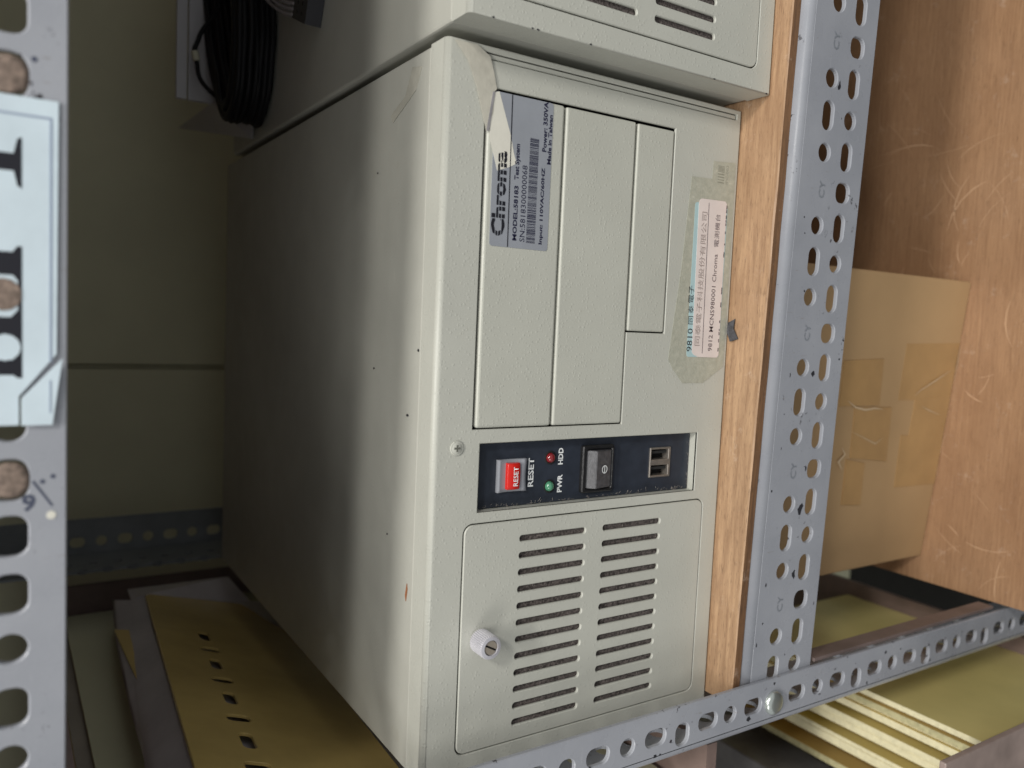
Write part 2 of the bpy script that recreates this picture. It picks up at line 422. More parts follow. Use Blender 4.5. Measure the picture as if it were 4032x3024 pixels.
# label stuck along the upper beam
lab = poly([TB @ Vector(p) for p in ((-.2098, -.0009, -.0530), (-.2098, -.0009, -.030), (-.1131, -.0009, -.030), (-.1131, -.0009, -.0543), (-.1885, -.0009, -.0540), (-.1990, -.0009, -.0450))][::-1], .0004)
lab = plate([(-.1131, -.0543), (-.1131, -.026), (-.2098, -.026), (-.2098, -.0440), (-.2010, -.0440), (-.1880, -.0539)], (), -.0008, -.0004, .0001); lab.transform(TB)
lbl = link('label', lab, M_labelblue, tbeam); lbl['label'] = 'torn pale blue plastic label with large black serif letters'
cor = plate([(-.2098, -.0528), (-.2098, -.0446), (-.2015, -.0446), (-.1893, -.0554), (-.1900, -.0548)][:4], (), -.0016, -.0012, .0001); cor.transform(TB)
o = link('label_corner', cor, M_labelblue, tbeam)
def on_label(pts, mt, nm='lettering', y=-.0009, par=None):
    q = plate(pts, (), y, y+.0001); q.transform(TB); link(nm, q, mt, par or lbl)
on_label([(-.1180, -.0526), (-.1180, -.0519), (-.1900, -.0519), (-.1908, -.0526)][::-1], M_labelline, 'border_line')
on_label([(-.1180, -.0519), (-.1187, -.0519), (-.1187, -.026), (-.1180, -.026)], M_labelline, 'border_line')
on_label([(-.2060, -.0519), (-.1960, -.0519), (-.1960, -.0524), (-.2060, -.0524)], M_labelline, 'border_line', -.0017, o)
# serif foot of one letter, then the broad base of the next
on_label([(-.1248, -.0448), (-.1395, -.0448), (-.1388, -.0437), (-.1346, -.0428), (-.1346, -.026), (-.1296, -.026), (-.1296, -.0428), (-.1254, -.0437)], M_black)
on_label([(-.1563, -.0448), (-.1954, -.0448), (-.1954, -.0436), (-.1945, -.0425), (-.1945, -.026), (-.1900, -.026), (-.1900, -.0425), (-.1880, -.0438), (-.1845, -.0438), (-.1832, -.0425), (-.1832, -.026), (-.1772, -.026), (-.1772, -.0420), (-.1750, -.0438), (-.1665, -.0438), (-.1648, -.0425), (-.1648, -.026), (-.1580, -.026), (-.1580, -.0425), (-.1563, -.0436)], M_black)
on_label(circ(-.1706, -.0400, .0048, 14), M_dirtyplug, 'grime_spot', -.00105)
on_label(circ(-.1862, -.0405, .0040, 12), M_labelblue, 'bulge', -.00105)
# handwriting in marker
t_ = text_me('9', 0, .0037, 0, .0055, 0, bold=.03)
for v_ in t_.vertices: v_.co = Vector((-.2369+v_.co.z, -.00012, -.0446-v_.co.x))
t_.flip_normals(); t_.transform(TB); link('lettering', t_, M_marker, tbeam)
mm = plate([(-.2354, -.0530), (-.2357, -.0525), (-.2277, -.0473), (-.2272, -.0478)], (), -.00015, 0); mm.transform(TB); link('marker_stroke', mm, M_marker, tbeam)
for a_, b_ in ((-.2277, -.0501), (-.2262, -.0529)):
    mm = plate(circ(a_, b_, .0007, 8), (), -.00015, 0); mm.transform(TB); link('marker_dot', mm, M_marker, tbeam)
mm = plate(circ(-.2385, -.0525, .0014, 7), (), -.00015, 0); mm.transform(TB); link('paint_scrape', mm, M_torn, tbeam)
mm = plate(circ(-.1020, -.0480, .0008, 8), (), -.00015, 0); mm.transform(TB); link('marker_dot', mm, M_marker, tbeam)

# corner post: L section, face towards the aisle, flange going back on the left
def post_me(x0, x1, z0, z1, holes, depth, fholes, r=.0050, t=.0022):
    face = plate([(x0+r, z0), (x1, z0), (x1, z1), (x0+r, z1)], holes, 0, t, .00045, res=1)
    bm = bmesh.new(); n = 5; A = []
    for k in range(n+1):
        a = R(90*k/n); A.append(((x0+r-r*math.sin(a), r-r*math.cos(a)), (x0+r-(r-t)*math.sin(a), r-(r-t)*math.cos(a))))
    cols = [[bm.verts.new((p[0], p[1], z)) for z in (z0, z1)] for pr in A for p in pr]
    for k in range(n):
        f = bm.faces.new((cols[2*k][0], cols[2*k][1], cols[2*k+2][1], cols[2*k+2][0])); f.smooth = True
        f = bm.faces.new((cols[2*k+1][0], cols[2*k+3][0], cols[2*k+3][1], cols[2*k+1][1])); f.smooth = True
    rnd = me_of(bm)
    side = Matrix(((0, 0, 1, 0), (1, 0, 0, 0), (0, 1, 0, 0), (0, 0, 0, 1)))      # (a,b,c) -> y=a, z=b, x=c
    fl = plate([(r, z0), (depth, z0), (depth, z1), (r, z1)], fholes, x0, x0+t, .0002, side)
    return join(face, rnd, fl)
zs = [.0230, .0062, -.0120, -.0302, -.0487, -.0672, -.0860, -.1046, -.1232, -.1420, -.1610, -.1796, -.1985, -.2170, -.2360, -.2536]
ph = []; pf = []
k0 = 0
for i in range(-18, 44):
    z = zs[i] if 0 <= i < len(zs) else (.0230-i*.0185)
    kd = {0: 's', 1: 'c', 2: 's', 3: 'q'}[i % 4]
    if z > .38: continue
    if kd == 's': ph.append(rrect(-.3108, -.3020, z-.0068, z+.0068, .0040, 6))
    elif kd == 'c': ph.append(circ(-.3066, z, .0045, 20))
    else: ph.append(rrect(-.3150, -.3030, z-.0046, z+.0046, .0042, 6))
    pf.append(circ(.022, z-.004, .0048, 16)); 
    if i % 2: pf.append(circ(.040, z-.004, .0046, 14))
me = post_me(-.3215, -.2936, -.80, .60, ph, .052, pf); me.transform(Matrix.Translation((0, -.0240, 0)))
post = link('post', me, M_rack, rack)
bolt = link('bolt', lathe([(.0068, 0), (.0068, .0010), (.0060, .0022), (.0040, .0029), (.0, .0032)], (-.3074, -.0241, -.0282), n=26), M_zinc, rack)
# dark blotches of worn paint on post and beam
def blot(cx, cz, r, y, parent, T=None, sx=1., mt=None):
    pts = [(cx+sx*r*(1+.45*random.uniform(-1, 1))*math.cos(2*math.pi*i/11), cz+r*(1+.45*random.uniform(-1, 1))*math.sin(2*math.pi*i/11)) for i in range(11)]
    q = plate(pts, (), y-.00008, y+.00002)
    if T is not None: q.transform(T)
    link('paint_chip', q, mt or M_conn, parent)
for x, z, r in ((-.3128, -.0085, .0016), (-.3110, .1020, .0009), (-.316, -.0300+.09, .0011), (-.2985, -.134, .0010), (-.2965, -.0285, .0008)): blot(x, z, r, -.0240, post)
for x, z, r, s in ((-.041, -.0300, .0013, 1.6), (-.1170, -.0310, .0013, 1.6), (-.1935, -.0320, .0011, 1.5), (-.2690, -.0330, .0020, 1.4), (-.3070, -.0330, .0014, 1.5), (-.149, -.0180, .0006, 1.)): blot(x, z, r, 0, mbeam, MB, s)
for i in range(16):
    blot(random.uniform(-.36, .02), random.choice((-.0075, -.0325, -.012, -.052))+random.uniform(-.002, .002), random.uniform(.0002, .0006), 0, mbeam, MB, random.uniform(.6, 3))
for i in range(10):
    blot(random.uniform(-.316, -.296), random.uniform(-.25, .09), random.uniform(.0003, .0008), -.0240, post, None, random.uniform(.5, 1.5))
# splice flange behind the post, below the shelf
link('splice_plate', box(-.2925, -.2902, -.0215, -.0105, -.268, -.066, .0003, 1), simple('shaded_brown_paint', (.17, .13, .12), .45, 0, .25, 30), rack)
# rear post
ph = [rrect(-.313, -.304, z-.006, z+.006, .004, 5) if i % 2 else circ(-.3085, z, .0045, 16) for i, z in enumerate([.30-.019*k for k in range(14)])]
pf = [circ(.020, .30-.019*k, .0046, 14) for k in range(14)]+[circ(.038, .2905-.019*k, .004, 12) for k in range(14)]
face = plate([(-.321, -.8), (-.288, -.8), (-.288, .6), (-.321, .6)], ph, .470, .472, .0003)
side = Matrix(((0, 0, 1, 0), (1, 0, 0, 0), (0, 1, 0, 0), (0, 0, 0, 1)))
fl = plate([(.418, -.8), (.470, -.8), (.470, .6), (.418, .6)], [[(a+.40, b) for a, b in h] for h in pf], -.321, -.3188, .0002, side)
link('post', join(face, fl), simple('rear_shade_paint', (.20, .215, .225), .5, 0, .15, 30), rack)  # darker copy of the rack paint, with the shade at the back in it

# ------------------------------------------------------------------ plywood shelves
def board(name, x0, x1, yf0, yf1, y1, z0, z1, mt, medge, label):
    bm = bmesh.new(); n = 60; bev = .0006
    fr = []
    for k in range(n+1):
        x = x0+(x1-x0)*k/n; y = yf0+(yf1-yf0)*k/n+random.uniform(-.0002, .0002)
        fr.append([bm.verts.new((x, y, z0)), bm.verts.new((x, y, z1-bev)), bm.verts.new((x, y+bev*random.uniform(.7, 1.8), z1)), bm.verts.new((x, y1, z1)), bm.verts.new((x, y1, z0))])
    for a, b in zip(fr, fr[1:]):
        for j in range(5):
            f = bm.faces.new((a[j], b[j], b[(j+1) % 5], a[(j+1) % 5])); f.material_index = 0 if j in (1, 2) else 1
    f = bm.faces.new(fr[0]); f.material_index = 1; f = bm.faces.new(fr[-1][::-1]); f.material_index = 1
    me = me_of(bm); me.materials.append(mt); me.materials.append(medge)
    c = Vector(((x0+x1)/2, y1/2, z0)); me.transform(Matrix.Translation(-c))
    o = bpy.data.objects.new(name, me); C.objects.link(o); o.location = c; OFF[o] = c
    return tag(o, label, 'shelf board')
b_mid = board('shelf_board', -.305, 1.10, -.0185, -.0580, .46, -.0058, 0, M_ply, M_ply_edge, 'plywood shelf board directly under the two grey computers')
b_low = board('shelf_board', -.2895, 1.10, -.0440, -.105, .46, -.281, -.275, M_ply_low, M_ply_edge, 'scratched brown plywood shelf board under the cardboard box')
b_up = board('shelf_board', -.305, 1.10, -.0165, -.0560, .548, .3773, .3833, M_ply, M_ply_edge, 'plywood shelf board above the computers, resting on the labelled beam')  # out of view; back edge carried to the wall to block lamp light
def scratch(pts, wd, z, parent):
    bm = bmesh.new(); P = [Vector((x, y, z)) for x, y in pts]; L = []; 
    for i, p in enumerate(P):
        d = (P[min(i+1, len(P)-1)]-P[max(i-1, 0)]).normalized(); s = Vector((-d.y, d.x, 0))*wd*(.25 if i in (0, len(P)-1) else random.uniform(.6, 1.2))
        L.append((bm.verts.new(p+s), bm.verts.new(p-s)))
    for a, b in zip(L, L[1:]): bm.faces.new((a[0], a[1], b[1], b[0]))
    return me_of(bm)
ms = []
for i in range(60):
    x = random.uniform(-.28, .08); y = random.uniform(-.03, .10); a = random.uniform(0, math.pi); L = random.uniform(.004, .022); k = random.uniform(-40, 40)
    ms.append(scratch([(x+math.cos(a+k*s*L)*L*s*2, y+math.sin(a+k*s*L)*L*s*2) for s in (0, .25, .5, .75, 1)], random.choice((.00012, .0002, .00035)), -.27494, None))
o = link('scratches', join(*ms), M_scr, b_low); o['kind'] = 'stuff'

# ------------------------------------------------------------------ the industrial computers
XL, XR, ZB, ZT = -.3120, .0177, .0008, .1794
pc = thing('industrial_computer', (-.147, .19, ZB), 'pale grey-green industrial computer with silver nameplate and dark blue switch panel, nearer the corner post', 'computer', 'industrial computers side by side on the shelf')
# casing body
bm = bmesh.new(); b_box(bm, XL+.0004, XR-.0004, .0150, .384, ZB, ZT-.0003, .0012, 2)
pc_body = link('case_cover', me_of(bm), M_cover, pc)
# front shell: folded sheet with a rounded rim
def shell():
    bm = bmesh.new(); b_box(bm, XL, XR, 0, .0146, ZB, ZT)
    fr = [e for e in bm.edges if all(abs(v.co.y) < 1e-6 for v in e.verts)]
    top = [e for e in fr if all(v.co.z > ZT-1e-5 for v in e.verts)]
    bmesh.ops.bevel(bm, geom=top, offset=.0028, segments=5, profile=.5, affect='EDGES')
    es = [e for e in bm.edges if all(abs(v.co.y) < 1e-5 for v in e.verts) and not all(v.co.z > ZT-.0029 for v in e.verts)]
    bmesh.ops.bevel(bm, geom=es, offset=.0007, segments=2, profile=.5, affect='EDGES')
    f0 = max((f for f in bm.faces if all(abs(v.co.y) < 1e-5 for v in f.verts)), key=lambda f: f.calc_area())
    loop = [(v.co.x, v.co.z) for v in f0.verts]
    bmesh.ops.delete(bm, geom=[f0], context='FACES')
    for f in bm.faces: f.smooth = not (abs(f.normal.x) > .99 or abs(f.normal.z) > .99 or abs(f.normal.y) > .99)
    me = bpy.data.meshes.new('m'); bm.to_mesh(me); bm.free(); return me, loop
bays = [(-.1496, .0732), (-.1033, .0732), (-.1033, .0476), (.0008, .0476), (.0008, .1597), (-.1496, .1597)]
door_h = rrect(-.3015, -.1926, .0118, .1624, .0048, 6)
cp_h = [(-.1877, .0193), (-.1560, .0193), (-.1560, .1555), (-.1877, .1555)]
slot_h = rrect(.0122, .0152, .004, .1640, .0003, 1)
sh, loop = shell()
fp = plate(loop, [bays, door_h, cp_h, slot_h], 0., .0012, .00032, rim=False)
for h_ in (bays, door_h, cp_h):                                    # softly rounded lips round the openings
    pass
front = link('front_panel', join(sh, fp), M_case, pc)
link('edge_strip', box(.01265, .01475, .0006, .0120, .0045, .1636, .0003, 1), M_case, pc)
link('dark_backing', join(box(XL+.002, XR-.0028, .0118, .0146, ZB+.002, ZT-.002)), M_dark, pc)  # black backing sheet stands for the shade inside the empty case
# drive bay covers
link('bay_cover', box(-.1490, -.0002, -.0004, .006, .1172, .1583, .0014, 3), M_bay, pc)
link('bay_cover', box(-.1490, -.0004, -.0004, .006, .0739, .1163, .0011, 3), M_bay, pc)
link('bay_cover', box(-.1026, -.0006, -.0003, .006, .0484, .0727, .0010, 3), M_bay, pc)
nm_bay = [c for c in pc.children if c.name.startswith('bay_cover')]
# recessed control panel
YP = .0052
bm = bmesh.new()
x0, x1, z0, z1 = -.1877, -.1560, .0193, .1555
for q in (((x0, z0), (x1, z0)), ((x1, z0), (x1, z1)), ((x1, z1), (x0, z1)), ((x0, z1), (x0, z0))):
    (a, b_), (c_, d_) = q; bm.faces.new([bm.verts.new(p) for p in ((a, .0002, b_), (c_, .0002, d_), (c_, YP+.001, d_), (a, YP+.001, b_))])
link('recess_lining', me_of(bm), M_case, pc)
holes_cp = [circ(-.1655, .1126, .0030, 20), circ(-.1795, .1126, .0030, 20), rrect(-.1795, -.1640, .0340, .0480, .0003, 1), rrect(-.181, -.163, .073, .090, .0003, 1)]
cp = link('control_panel', plate([(-.1874, .0196), (-.1563, .0196), (-.1563, .1552), (-.1874, .1552)], holes_cp, YP, YP+.001), M_panel, pc)
cp['label'] = 'dark blue recessed control panel with white lettering'
lettering('RESET', -.1790, -.1650, .1220, .1252, YP-.0001, M_white, cp, bold=.025)
lettering('HDD', -.1692, -.1610, .1049, .1078, YP-.0001, M_white, cp, bold=.03)
lettering('PWR', -.1830, -.1742, .1048, .1077, YP-.0001, M_white, cp, bold=.03)
# reset button: dished grey bezel and red cap
def dished(x0, x1, z0, z1, yb, yf, dip):
    bm = bmesh.new(); nx = 8; nz = 10; g = []
    for j in range(nz+1):
        row = []
        for i in range(nx+1):
            u = i/nx; v = j/nz; zz = z0+(z1-z0)*v; zz += (1-v)*dip*.55*(1-(2*u-1)**2)
            row.append(bm.verts.new((x0+(x1-x0)*u, yf+dip*(1-(2*v-1)**2), zz)))
        g.append(row)
    bk = [[bm.verts.new((v.co.x, yb, v.co.z)) for v in row] for row in (g[0], g[-1])]
    for j in range(nz):
        for i in range(nx):
            f = bm.faces.new((g[j][i], g[j][i+1], g[j+1][i+1], g[j+1][i])); f.smooth = True
    for i in range(nx):
        bm.faces.new((g[0][i], bk[0][i], bk[0][i+1], g[0][i+1])); bm.faces.new((g[-1][i], g[-1][i+1], bk[1][i+1], bk[1][i]))
    for i in (0, nx):
        bm.faces.new([g[j][i] for j in range(nz+1)]+[bk[1][i], bk[0][i]])
    return me_of(bm)
bz = link('reset_button', dished(-.1802, -.1648, .1273, .1432, YP, YP-.0022, .0012), M_greybtn, pc)
cap = link('reset_cap', join(dished(-.1788, -.1664, .1318, .1386, YP-.001, YP-.0030, -.0006)), M_redbtn, bz)
t_ = text_me('RESET', -.1772, -.1681, .1332, .1358, YP-.0039, bold=.01); link('reset_lettering', t_, M_white, bz)
for X, mt, nm in ((-.1655, M_ledr, 'red'), (-.1795, M_ledg, 'green')):
    rg = link('led', lathe([(.0025, -.003), (.0025, 0), (.0022, .0010), (.0014, .0019), (.0, .0023)], (X, YP-.0003, .1126), n=22), mt, pc); rg['label'] = nm+' indicator light beside white lettering'
    link('led_ring', join(cyl((X, YP+.0012, .1126), (X, YP+.003, .1126), .0030, n=20), lathe([(.0033, .0), (.0033, .0004), (.0026, .0004), (.0026, -.002)], (X, YP, .1126), n=22)), M_dark, rg)
# rocker switch
sw = link('power_switch', plate(rrect(-.1842, -.1603, .0742, .0942, .0012, 3), [rrect(-.1824, -.1624, .0758, .0916, .0006, 2)], YP-.0024, YP+.001, .0006, res=1), M_blackpl, pc)
link('switch_well', box(-.1826, -.1622, YP+.0006, YP+.0008, .0756, .0918), M_dark, sw)
bm = bmesh.new(); X0, X1 = -.1819, -.1629
prof = [(YP+.0006, .0914), (YP-.0014, .0912), (YP-.0050, .0874), (YP-.0026, .0764), (YP+.0006, .0762)]
a = [bm.verts.new((X0, y, z)) for y, z in prof]; b_ = [bm.verts.new((X1, y, z)) for y, z in prof]
for i in range(4): bm.faces.new((a[i], a[i+1], b_[i+1], b_[i]))
bm.faces.new(a[::-1]); bm.faces.new(b_)
bmesh.ops.bevel(bm, geom=list(bm.edges), offset=.00025, segments=2, affect='EDGES')
rk = link('rocker', me_of(bm), M_rocker, sw)
ring = plate(circ(0, 0, .0021, 24), [circ(0, 0, .00165, 24)], -.00006, 0); bar = plate([(-.0017, -.00022), (.0017, -.00022), (.0017, .00022), (-.0017, .00022)], (), -.00006, 0)
sy = join(ring, bar)
ang = math.atan2(.0024, .0110); sy.transform(Matrix.Translation((-.1725, YP-.0038, .0815)) @ Matrix.Translation((0, -.00022, 0)) @ Matrix.Rotation(ang, 4, 'X'))
link('power_symbol', sy, M_white, sw)
# usb pair
us = link('usb_port', plate(rrect(-.1797, -.1637, .0338, .0484, .0003, 1), [rrect(-.1787, -.1732, .0354, .0474, .0002, 1), rrect(-.1702, -.1647, .0354, .0474, .0002, 1)], YP-.0008, YP+.006, .0002), M_usb, pc)
for X in (-.17595, -.16745):
    link('usb_socket', join(box(X-.0027, X+.0027, YP+.0052, YP+.0058, .0355, .0473), box(X+.0004, X+.0018, YP+.0004, YP+.005, .0362, .0466)), M_dark, us)
# ventilated door
slots = []
for i in range(12):
    x = -.2022-i*.00818
    slots += [rrect(x-.00150, x+.00150, .0927, .1317, .0014, 4), rrect(x-.00150, x+.00150, .0430, .0817, .0014, 4)]
door = link('vent_door', plate(rrect(-.30085, -.19325, .01245, .16175, .0042, 6), slots, -.0002, .0011, .00040, res=1), M_case, pc)
link('filter_foam', box(-.300, -.194, .0017, .0100, .013, .161), M_foam, pc)
ms = []
for i in range(150):
    k = random.randrange(12); x = -.2022-k*.00818+random.uniform(-.0016, .0016); z = random.choice((random.uniform(.093, .131), random.uniform(.0435, .0815)))
    if random.random() < .35: z = random.choice((.094, .044))+abs(random.gauss(0, .004))
    a = random.uniform(0, 6.28); L = random.uniform(.0008, .0022); P = []
    y = random.uniform(.0004, .0022)
    for s in range(5):
        P.append((x, y, z)); a += random.uniform(-.9, .9); x += math.cos(a)*L/4; z += math.sin(a)*L/4
    ms.append(tube(P, .00004, 3, 1))
for i in range(110):
    x = -.1872+abs(random.gauss(0, .0006)); z = random.uniform(.020, .15); a = random.uniform(0, 6.28); P = []
    if i > 85: x = random.uniform(-.187, -.157); z = .0200+abs(random.gauss(0, .0005))
    for s_ in range(4): P.append((x, .0049, z)); x += math.cos(a)*.0005; z += math.sin(a)*.0005; a += random.uniform(-1, 1)
    ms.append(tube(P, .00005, 3, 1))
o = link('lint', join(*ms), M_lint, pc); o['kind'] = 'stuff'
# knurled thumbscrew
bm = bmesh.new(); n = 72; kx, kz = -.2475, .1518; rings = []
for y, r, kn in ((-.0002, .0046, 0), (-.0010, .0056, 1), (-.0100, .0056, 1), (-.0110, .0051, 0), (-.0112, .0036, 0), (-.0104, .0034, 0)):
    rings.append([bm.verts.new((kx+(r-(.00040 if kn and i % 2 else 0))*math.cos(2*math.pi*i/n), y, kz+(r-(.00040 if kn and i % 2 else 0))*math.sin(2*math.pi*i/n))) for i in range(n)])
for a, b_ in zip(rings, rings[1:]):
    for i in range(n): bm.faces.new((a[i], a[(i+1) % n], b_[(i+1) % n], b_[i]))
knob = link('thumbscrew', me_of(bm), M_alu, pc)
link('screw_core', join(*[box(-.0031, .0031, -.0108, -.0099, .0003, .0029, .0002, 1), box(-.0031, .0031, -.0108, -.0099, -.0029, -.0003, .0002, 1)]), M_brass, knob)
sc_ = [c for c in knob.children][0]
bm = bmesh.new()
for sgn in (1, -1):
    vs = [(3.2*math.cos(t), 3.2*math.sin(t)) for t in [R(8+ (164)*i/12) for i in range(13)]]
    T = Matrix.Rotation(R(-62), 4, 'Y')
    pts = [T @ Vector((x/1000*1, 0, sgn*y/1000)) for x, y in vs]
    f = [bm.verts.new(Vector((kx, -.0108, kz))+p) for p in pts]; g = [bm.verts.new(v.co+Vector((0, .0006, 0))) for v in f]
    bm.faces.new(f if sgn < 0 else f[::-1])
    for i in range(len(f)): bm.faces.new((f[i], f[(i+1) % len(f)], g[(i+1) % len(f)], g[i]))
b2 = me_of(bm); b2.materials.append(M_brass); b2.transform(Matrix.Translation(-OFF[pc])); sc_.data = b2
link('screw_slot_floor', cyl((kx, -.0100, kz), (kx, -.0098, kz), .0034, n=24), M_dark, knob)
# painted countersunk screw
link('screw', join(lathe([(.0034, 0), (.0034, .0002), (.0031, .0005), (.0027, .0003), (.0026, .0004), (.0, .0006)], (-.1575, -.0001, .1674), n=26)), M_case, pc)
scw = [c for c in pc.children if c.name == 'screw'][0]
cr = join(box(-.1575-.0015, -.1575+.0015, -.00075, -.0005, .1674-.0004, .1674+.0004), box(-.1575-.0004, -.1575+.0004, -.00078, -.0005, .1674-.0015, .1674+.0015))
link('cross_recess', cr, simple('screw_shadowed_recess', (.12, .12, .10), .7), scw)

# second computer: same build, standing to the right and a little further forward
pc2 = copy_tree(pc); pc2.location = pc.location+Vector((.3342, -.0182, 0))
OFF[pc2] = Vector(pc2.location)
pc2['label'] = 'pale grey-green industrial computer standing further forward, cut off by the edge of the photo'
for o in list(pc2.children):                                       # the near-invisible lint need not be doubled
    if o.name.startswith('lint'): bpy.data.objects.remove(o)

for z_ in (.168, .149, .146, .118, .041, .003):    # chipped paint along its lower left edge
    bq = plate([(.0222+random.uniform(.0002, .0007)*math.cos(t_)*.8+.0003, z_+random.uniform(.0002, .0010)*math.sin(t_)) for t_ in [k_*.7 for k_ in range(9)]], (), -.01835, -.0181)
    link('paint_chip', bq, M_conn, pc2)
# ---- stickers and marks on the first computer
YB = -.00045
np_ = link('nameplate', plate(rrect(-.0674, -.0006, .1240, .1553, .0014, 4), (), YB-.00012, YB+.00002), M_silver, nm_bay[0])
np_ = link('nameplate', np_.data.copy(), M_silver, None) if False else np_
np_['label'] = 'silver nameplate with a barcode, partly covered by torn white paper'
Y1 = YB-.00020
def on_np(name, me, mt): return link(name, me, mt, nm_bay[0])
on_np('rule_line', plate([(-.0672, .1455), (-.0007, .1461), (-.0007, .1466), (-.0672, .1460)], (), Y1, Y1+.00005), M_black)
logo = text_me('Chroma', -.0629, -.0257, .1478, .1549, Y1-.00006, bold=.036)
bm = bmesh.new(); bm.from_mesh(logo); bpy.data.meshes.remove(logo)
for zc in (.14965, .1512, .15265):                                   # the logo's letters are cut by thin horizontal gaps
    for zz in (zc-.00022, zc+.00022):
        bmesh.ops.bisect_plane(bm, geom=list(bm.verts)+list(bm.edges)+list(bm.faces), plane_co=(0, 0, zz), plane_no=(0, 0, 1))
    kill = [f for f in bm.faces if abs(f.calc_center_median().z-zc) < .00020]
    bmesh.ops.delete(bm, geom=kill, context='FACES')
logo = bpy.data.meshes.new('m'); bm.to_mesh(logo); bm.free()
on_np('logo_lettering', logo, M_black)
def npt(s, x0, x1, z0, z1, **kw): on_np('lettering', text_me(s, x0, x1, z0, z1, Y1, **kw), M_navy)
npt('MODEL:58183', -.0641, -.0398, .1412, .1435, bold=.03); npt('Test System', -.0372, -.0214, .1407, .1437, bold=.03)
npt('SN:5818300000068', -.0643, -.0303, .1369, .1396)
npt('Input: 110VAC/60HZ', -.0646, -.0300, .1268, .1292, bold=.03); npt('Power: 350VA', -.0228, -.0005, .1270, .1294, bold=.03)
npt('Made in Taiwan', -.0281, -.0059, .1243, .1264, bold=.03)
ms = []; x = -.0645
while x < -.0178:
    wd = random.choice((.00018, .00018, .0004)); ms.append(plate([(x, .1312), (x+wd, .1312), (x+wd, .1360), (x, .1360)], (), Y1, Y1+.00003)); x += wd+random.choice((.0002, .0002, .00042))
o = on_np('barcode', join(*ms), M_navy)
# torn white paper over the nameplate, and the tape that runs from it to the corner
link('torn_paper', plate([(-.0016, .1562), (-.0005, .1532), (-.0184, .1464), (-.0262, .1443), (-.0300, .1428), (-.0312, .1447), (-.0322, .1466), (-.0345, .1528), (-.0202, .1576)], (), Y1+.00001, Y1+.00006), M_torn, nm_bay[0])
link('tape', plate([(.0166, .1760), (.0168, .1650), (.0132, .1585), (.0066, .1562), (.0002, .1546), (-.0014, .1560), (-.0100, .1560), (-.0185, .1592), (-.0120, .1612), (-.0005, .1648), (.0092, .1692)], (), -.00075, -.00060), M_tapepaper, pc)
link('tape_grey_edge', plate([(-.0012, .1566), (-.0185, .1592), (-.0180, .1578), (-.0012, .1555)], (), -.0009, -.0008), simple('edge_grey', (.27, .26, .27), .5, 0, .2, 200), pc)  # grey sliver along the lower edge of the tape
# sticker with the inventory number over an older blue one, on a patch of glue residue
link('glue_residue', plate([(-.1215, .0405), (-.1165, .0440), (-.0700, .0385), (-.0213, .0347), (-.0208, .0200), (-.0115, .0197), (-.0102, .0030), (-.1200, .0030), (-.1290, .0180), (-.1290, .0330)], (), -.00022, -.00008), M_res, pc)
bl = link('blue_sticker', plate(rrect(-.1150, -.0340, .0072, .0312, .0015, 4), (), -.00034, -.00024), M_blue, pc)
pts = [(-.1149, .0280), (-.1140, .0312)]
for s_, a_, b_, z_ in (('9810', -.1122, -.1000, .0276), ('同', -.0978, -.0935, .0276), ('泰', -.0920, -.0880, .0280), ('電子', -.0865, -.0775, .0284)):
    link('lettering', text_me(s_, a_, b_, z_, z_+.0038, -.00036), M_black, bl)
st = link('paper_sticker', plate([(-.1138, .0262), (-.1125, .0275), (-.0345, .0288), (-.0328, .0284), (-.0318, .0270), (-.0314, .0095), (-.0325, .0082), (-.1138, .0074), (-.1152, .0088), (-.1150, .0228)], (), -.00052, -.00038), M_pink, pc)
st['label'] = 'pinkish paper sticker with typed inventory number and Chinese characters'
lettering('9812 MCNS980001 Chroma', -.1117, -.0598, .0128, .0158, -.00056, M_ink, st, bold=.004)
lettering('電測機台', -.0560, -.0387, .0125, .0161, -.00056, M_ink, st)
lettering('同泰電子科技股份有限公司', -.1090, -.0385, .0222, .0262, -.00056, M_fadeink, st)
link('rule_line', plate([(-.1130, .0197), (-.0335, .0213), (-.0335, .0217), (-.1130, .0201)], (), -.00056, -.00052), M_ink, st)
ms = [plate([(x, .0078), (x+wd, .0078), (x+wd, .0084), (x, .0084)], (), -.00056, -.00052) for x, wd in [(random.uniform(-.112, -.035), random.uniform(.0005, .002)) for i in range(26)]]
link('cut_off_print', join(*ms), M_ink, st)
# ghost of a barcode label
ms = []; x = -.0222
while x < -.0132:
    wd = .0004 if x > -.0165 else random.choice((.0004, .0006)); ms.append(plate([(x, .0112), (x+wd, .0112), (x+wd, .0160), (x, .0160)], (), -.00026, -.00020)); x += wd+(.0003 if x > -.0165 else .0009)
M_ghost = simple('ghost_ink', (.26, .26, .21), .6)
link('barcode_ghost', join(*ms), M_ghost, pc)
link('lettering', text_me('IPC-003', -.0222, -.0125, .0082, .0100, -.00024), M_ghost, pc)
# specks and small marks on the cover
for (x, y, r) in ((-.1152, .0174, .0006), (-.1457, .0267, .0007), (-.1267, .0674, .0005), (-.206, .045, .0004), (-.03, .07, .0004)):
    mm = plate([(x+r*(.6+.7*random.random())*math.cos(2*math.pi*i/9), y+r*1.6*(.6+.7*random.random())*math.sin(2*math.pi*i/9)) for i in range(9)], (), ZT-.0002, ZT+.0001, basis=TOP)
    link('dark_speck', mm, M_conn, pc)
mm = plate([(-.232, .0215), (-.2295, .0225), (-.2235, .0210), (-.2260, .0203)], (), ZT-.0002, ZT+.0001, basis=TOP); link('rust_mark', mm, simple('rust', (.30, .12, .05), .7), pc)
link('tape_scrap', plate([(.0105, .0235), (.0125, .0330), (.0010, .0400), (-.0050, .0560), (-.0085, .0530), (-.0020, .0370), (.0015, .0290)], (), ZT-.0002, ZT+.0001, basis=TOP), simple('clear_tape', (.44, .43, .37), .2, 0, .1, 90, .2), pc)

